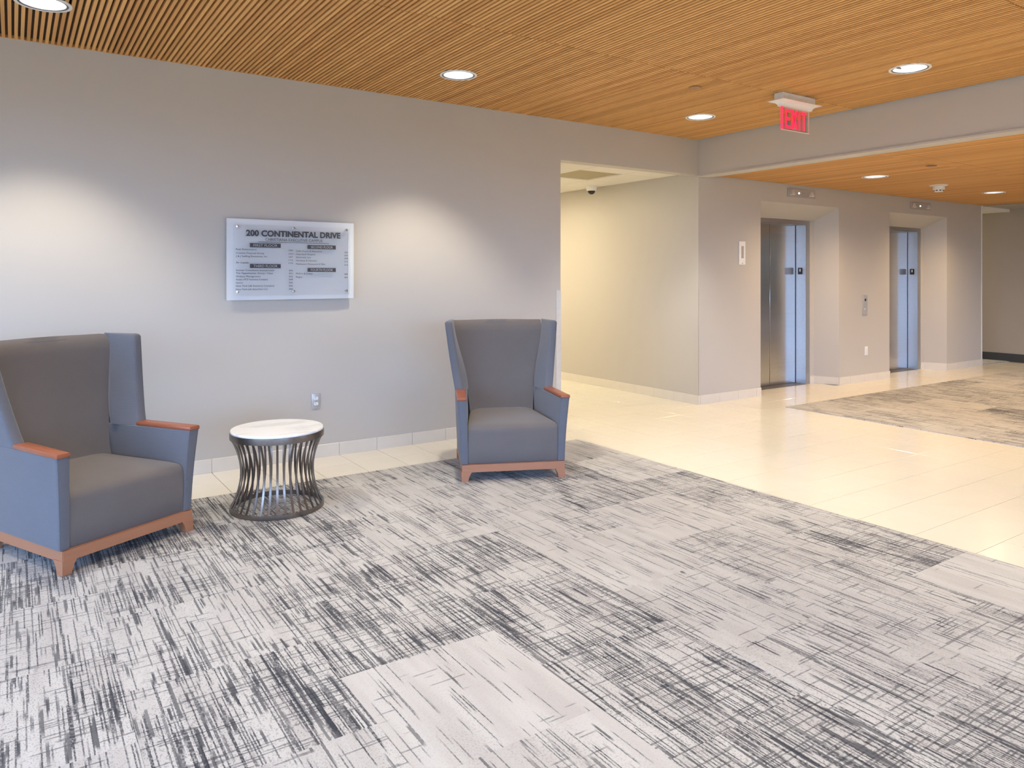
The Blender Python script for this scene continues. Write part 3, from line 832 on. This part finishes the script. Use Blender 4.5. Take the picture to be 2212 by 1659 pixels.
# call station and slotted plate
r = empty('call_station', (9.69, YW, 1.05)); tag(r, 'narrow steel elevator call plate with key switch and round button', 'call panel')
box('face_plate', -.055, .055, -.010, 0, -.138, .138, 'plate_grey', r, .003)
k_ = lathe('key_switch', [(0, .004), (.012, .004), (.018, .002), (.018, 0)], 'black', r, 20); k_.rotation_euler.x = PI/2; k_.location = (0, -.010, .068)
k_ = lathe('call_button', [(0, .008), (.016, .007), (.019, 0)], 'plate_grey', r, 20); k_.rotation_euler.x = PI/2; k_.location = (0, -.010, -.062)
r = empty('lobby_panel', (7.128, YW, 1.715)); tag(r, 'narrow white metal wall plate with a dark vertical window beside the elevator', 'wall panel')
box('face_plate', -.056, .056, -.012, 0, -.138, .138, 'white_trim', r, .003)
box('display_slot', -.020, .022, -.0128, -.0115, -.062, .082, 'lantern_grey', r)
k_ = lathe('keyhole', [(0, .002), (.005, .0015), (.005, 0)], 'black', r, 12); k_.rotation_euler.x = PI/2; k_.location = (0, -.012, -.122)

# =================================================================== CEILING THINGS
# exit sign
r = empty('exit_sign', (5.49, 3.885, ZC)); tag(r, 'edge-lit clear exit sign with red letters under a white housing', 'exit sign')
box('housing', -.225, .225, -.042, .042, -.064, .0, 'white_plastic', r, .004)
bm = bmesh.new(); rings = []
for k in range(9):
    t = k/8; a = t*PI/2; hw = lerp(.262, .190, math.sin(a)**1.0) if False else .262-.06*math.sin(a); 
    rings.append([(sx_*(hw), sy_*(.078-.055*math.sin(a)), -.070-.040*(1-math.cos(a))) for sx_, sy_ in ((-1, -1), (1, -1), (1, 1), (-1, 1))])
rings = [[(sx_*.262, sy_*.078, -.064) for sx_, sy_ in ((-1, -1), (1, -1), (1, 1), (-1, 1))]] + rings
add_loft(bm, rings); bm_obj('canopy', bm, 'white_plastic', r, 40)
pn = box('panel', -.188, .188, -.004, .004, -.300, -.100, 'acrylic', r)
box('lit_edge', -.1885, -.166, -.0045, .0045, -.298, -.104, 'exit_edge', pn)
box('bottom_edge', -.188, .188, -.0045, .0045, -.3035, -.298, 'acrylic_warm_edge', pn)
box('far_edge', .186, .189, -.0045, .0045, -.298, -.104, 'acrylic_warm_edge', pn)
def letter(polys):
    bm = bmesh.new()
    for poly in polys:
        a_ = [bm.verts.new((x_, -.0052, z_)) for x_, z_ in poly]; b_ = [bm.verts.new((x_, -.0042, z_)) for x_, z_ in poly]; n_ = len(poly)
        bm.faces.new(a_); bm.faces.new(b_[::-1])
        for i in range(n_): bm.faces.new((a_[i], a_[(i+1)%n_], b_[(i+1)%n_], b_[i]))
    bm_obj('letter', bm, 'exit_red', pn)
def rect(x0, x1, z0, z1): return [(x0, z0), (x1, z0), (x1, z1), (x0, z1)]
zb, zt = -.285, -.125; st = .022
letter([rect(-.140, -.140+st, zb, zt), rect(-.140+st, -.070, zt-st, zt), rect(-.140+st, -.074, (zb+zt)/2-st/2, (zb+zt)/2+st/2), rect(-.140+st, -.070, zb, zb+st)])
letter([[(-.060, zt), (-.030, zt), (.028, zb), (-.002, zb)], [(-.002, zt), (.028, zt), (-.030, zb), (-.060, zb)]])
letter([rect(.042, .042+st, zb, zt)])
letter([rect(.080, .150, zt-st, zt), rect(.115-st/2, .115+st/2, zb, zt-st)])
# smoke detector, concealed sprinklers
r = empty('smoke_detector', (9.652, 4.764, ZL)); tag(r, 'white round smoke detector on the low slatted ceiling', 'smoke detector')
lathe('base_plate', [(0, 0), (.105, 0), (.105, -.005), (.095, -.010), (0, -.010)], 'white_plastic', r, 32)
lathe('body', [(.06, -.010), (.068, -.014), (.068, -.052), (.062, -.058), (.052, -.060), (.052, -.078), (.046, -.084), (0, -.086)], 'white_plastic', r, 32)
for k in range(8):
    a = 2*PI*k/8; o = box('vent_slot', .0510, .0530, -.011, .011, -.074, -.063, 'black', r); o.rotation_euler.z = a
plain('slat_tan', (.40, .22, .10), .5)
def sprinkler(x, y, z, label):
    r = empty('sprinkler_cap', (x, y, z)); tag(r, label, 'sprinkler')
    lathe('cover', [(0, -.010), (.047, -.010), (.049, -.007), (.047, -.005), (0, -.005)], 'slat_tan', r, 28)
    lathe('stem', [(.02, -.005), (.02, .02)], 'grey_trim', r, 16)
sprinkler(4.56, 4.151, ZC, 'tan concealed sprinkler cap in the upper slatted ceiling')
sprinkler(7.892, 3.969, ZL, 'tan concealed sprinkler cap in the lower slatted ceiling')
# corridor: vent panel and dome camera
r = empty('ceiling_vent', (5.505, 6.695, 2.645)); tag(r, 'square tan vent panel set into the white corridor ceiling', 'vent')
box('panel', -.318, .318, -.318, .318, -.022, -.001, 'vent_tan', r)
bm = bmesh.new()
for a in ((-.325, -.312, -.325, .325), (.312, .325, -.325, .325), (-.312, .312, -.325, -.312), (-.312, .312, .312, .325)): add_box(bm, a[0], a[1], a[2], a[3], -.033, -.001)
bm_obj('frame', bm, 'white_ceiling', r)
r = empty('dome_camera', (6.22, 7.42, 2.612)); tag(r, 'small white dome security camera on the corridor ceiling', 'security camera')
lathe('housing', [(0, 0), (.072, 0), (.072, -.012), (.066, -.052), (.060, -.062), (.046, -.064)], 'white_plastic', r, 28)
lathe('dome', [(.049, -.060), (.046, -.082), (.034, -.100), (.016, -.110), (0, -.112)], 'lens_dark', r, 28)
b_ = lathe('shroud', [(.050, -.058), (.051, -.066), (.047, -.066)], 'white_plastic', r, 28)

flush_texts()
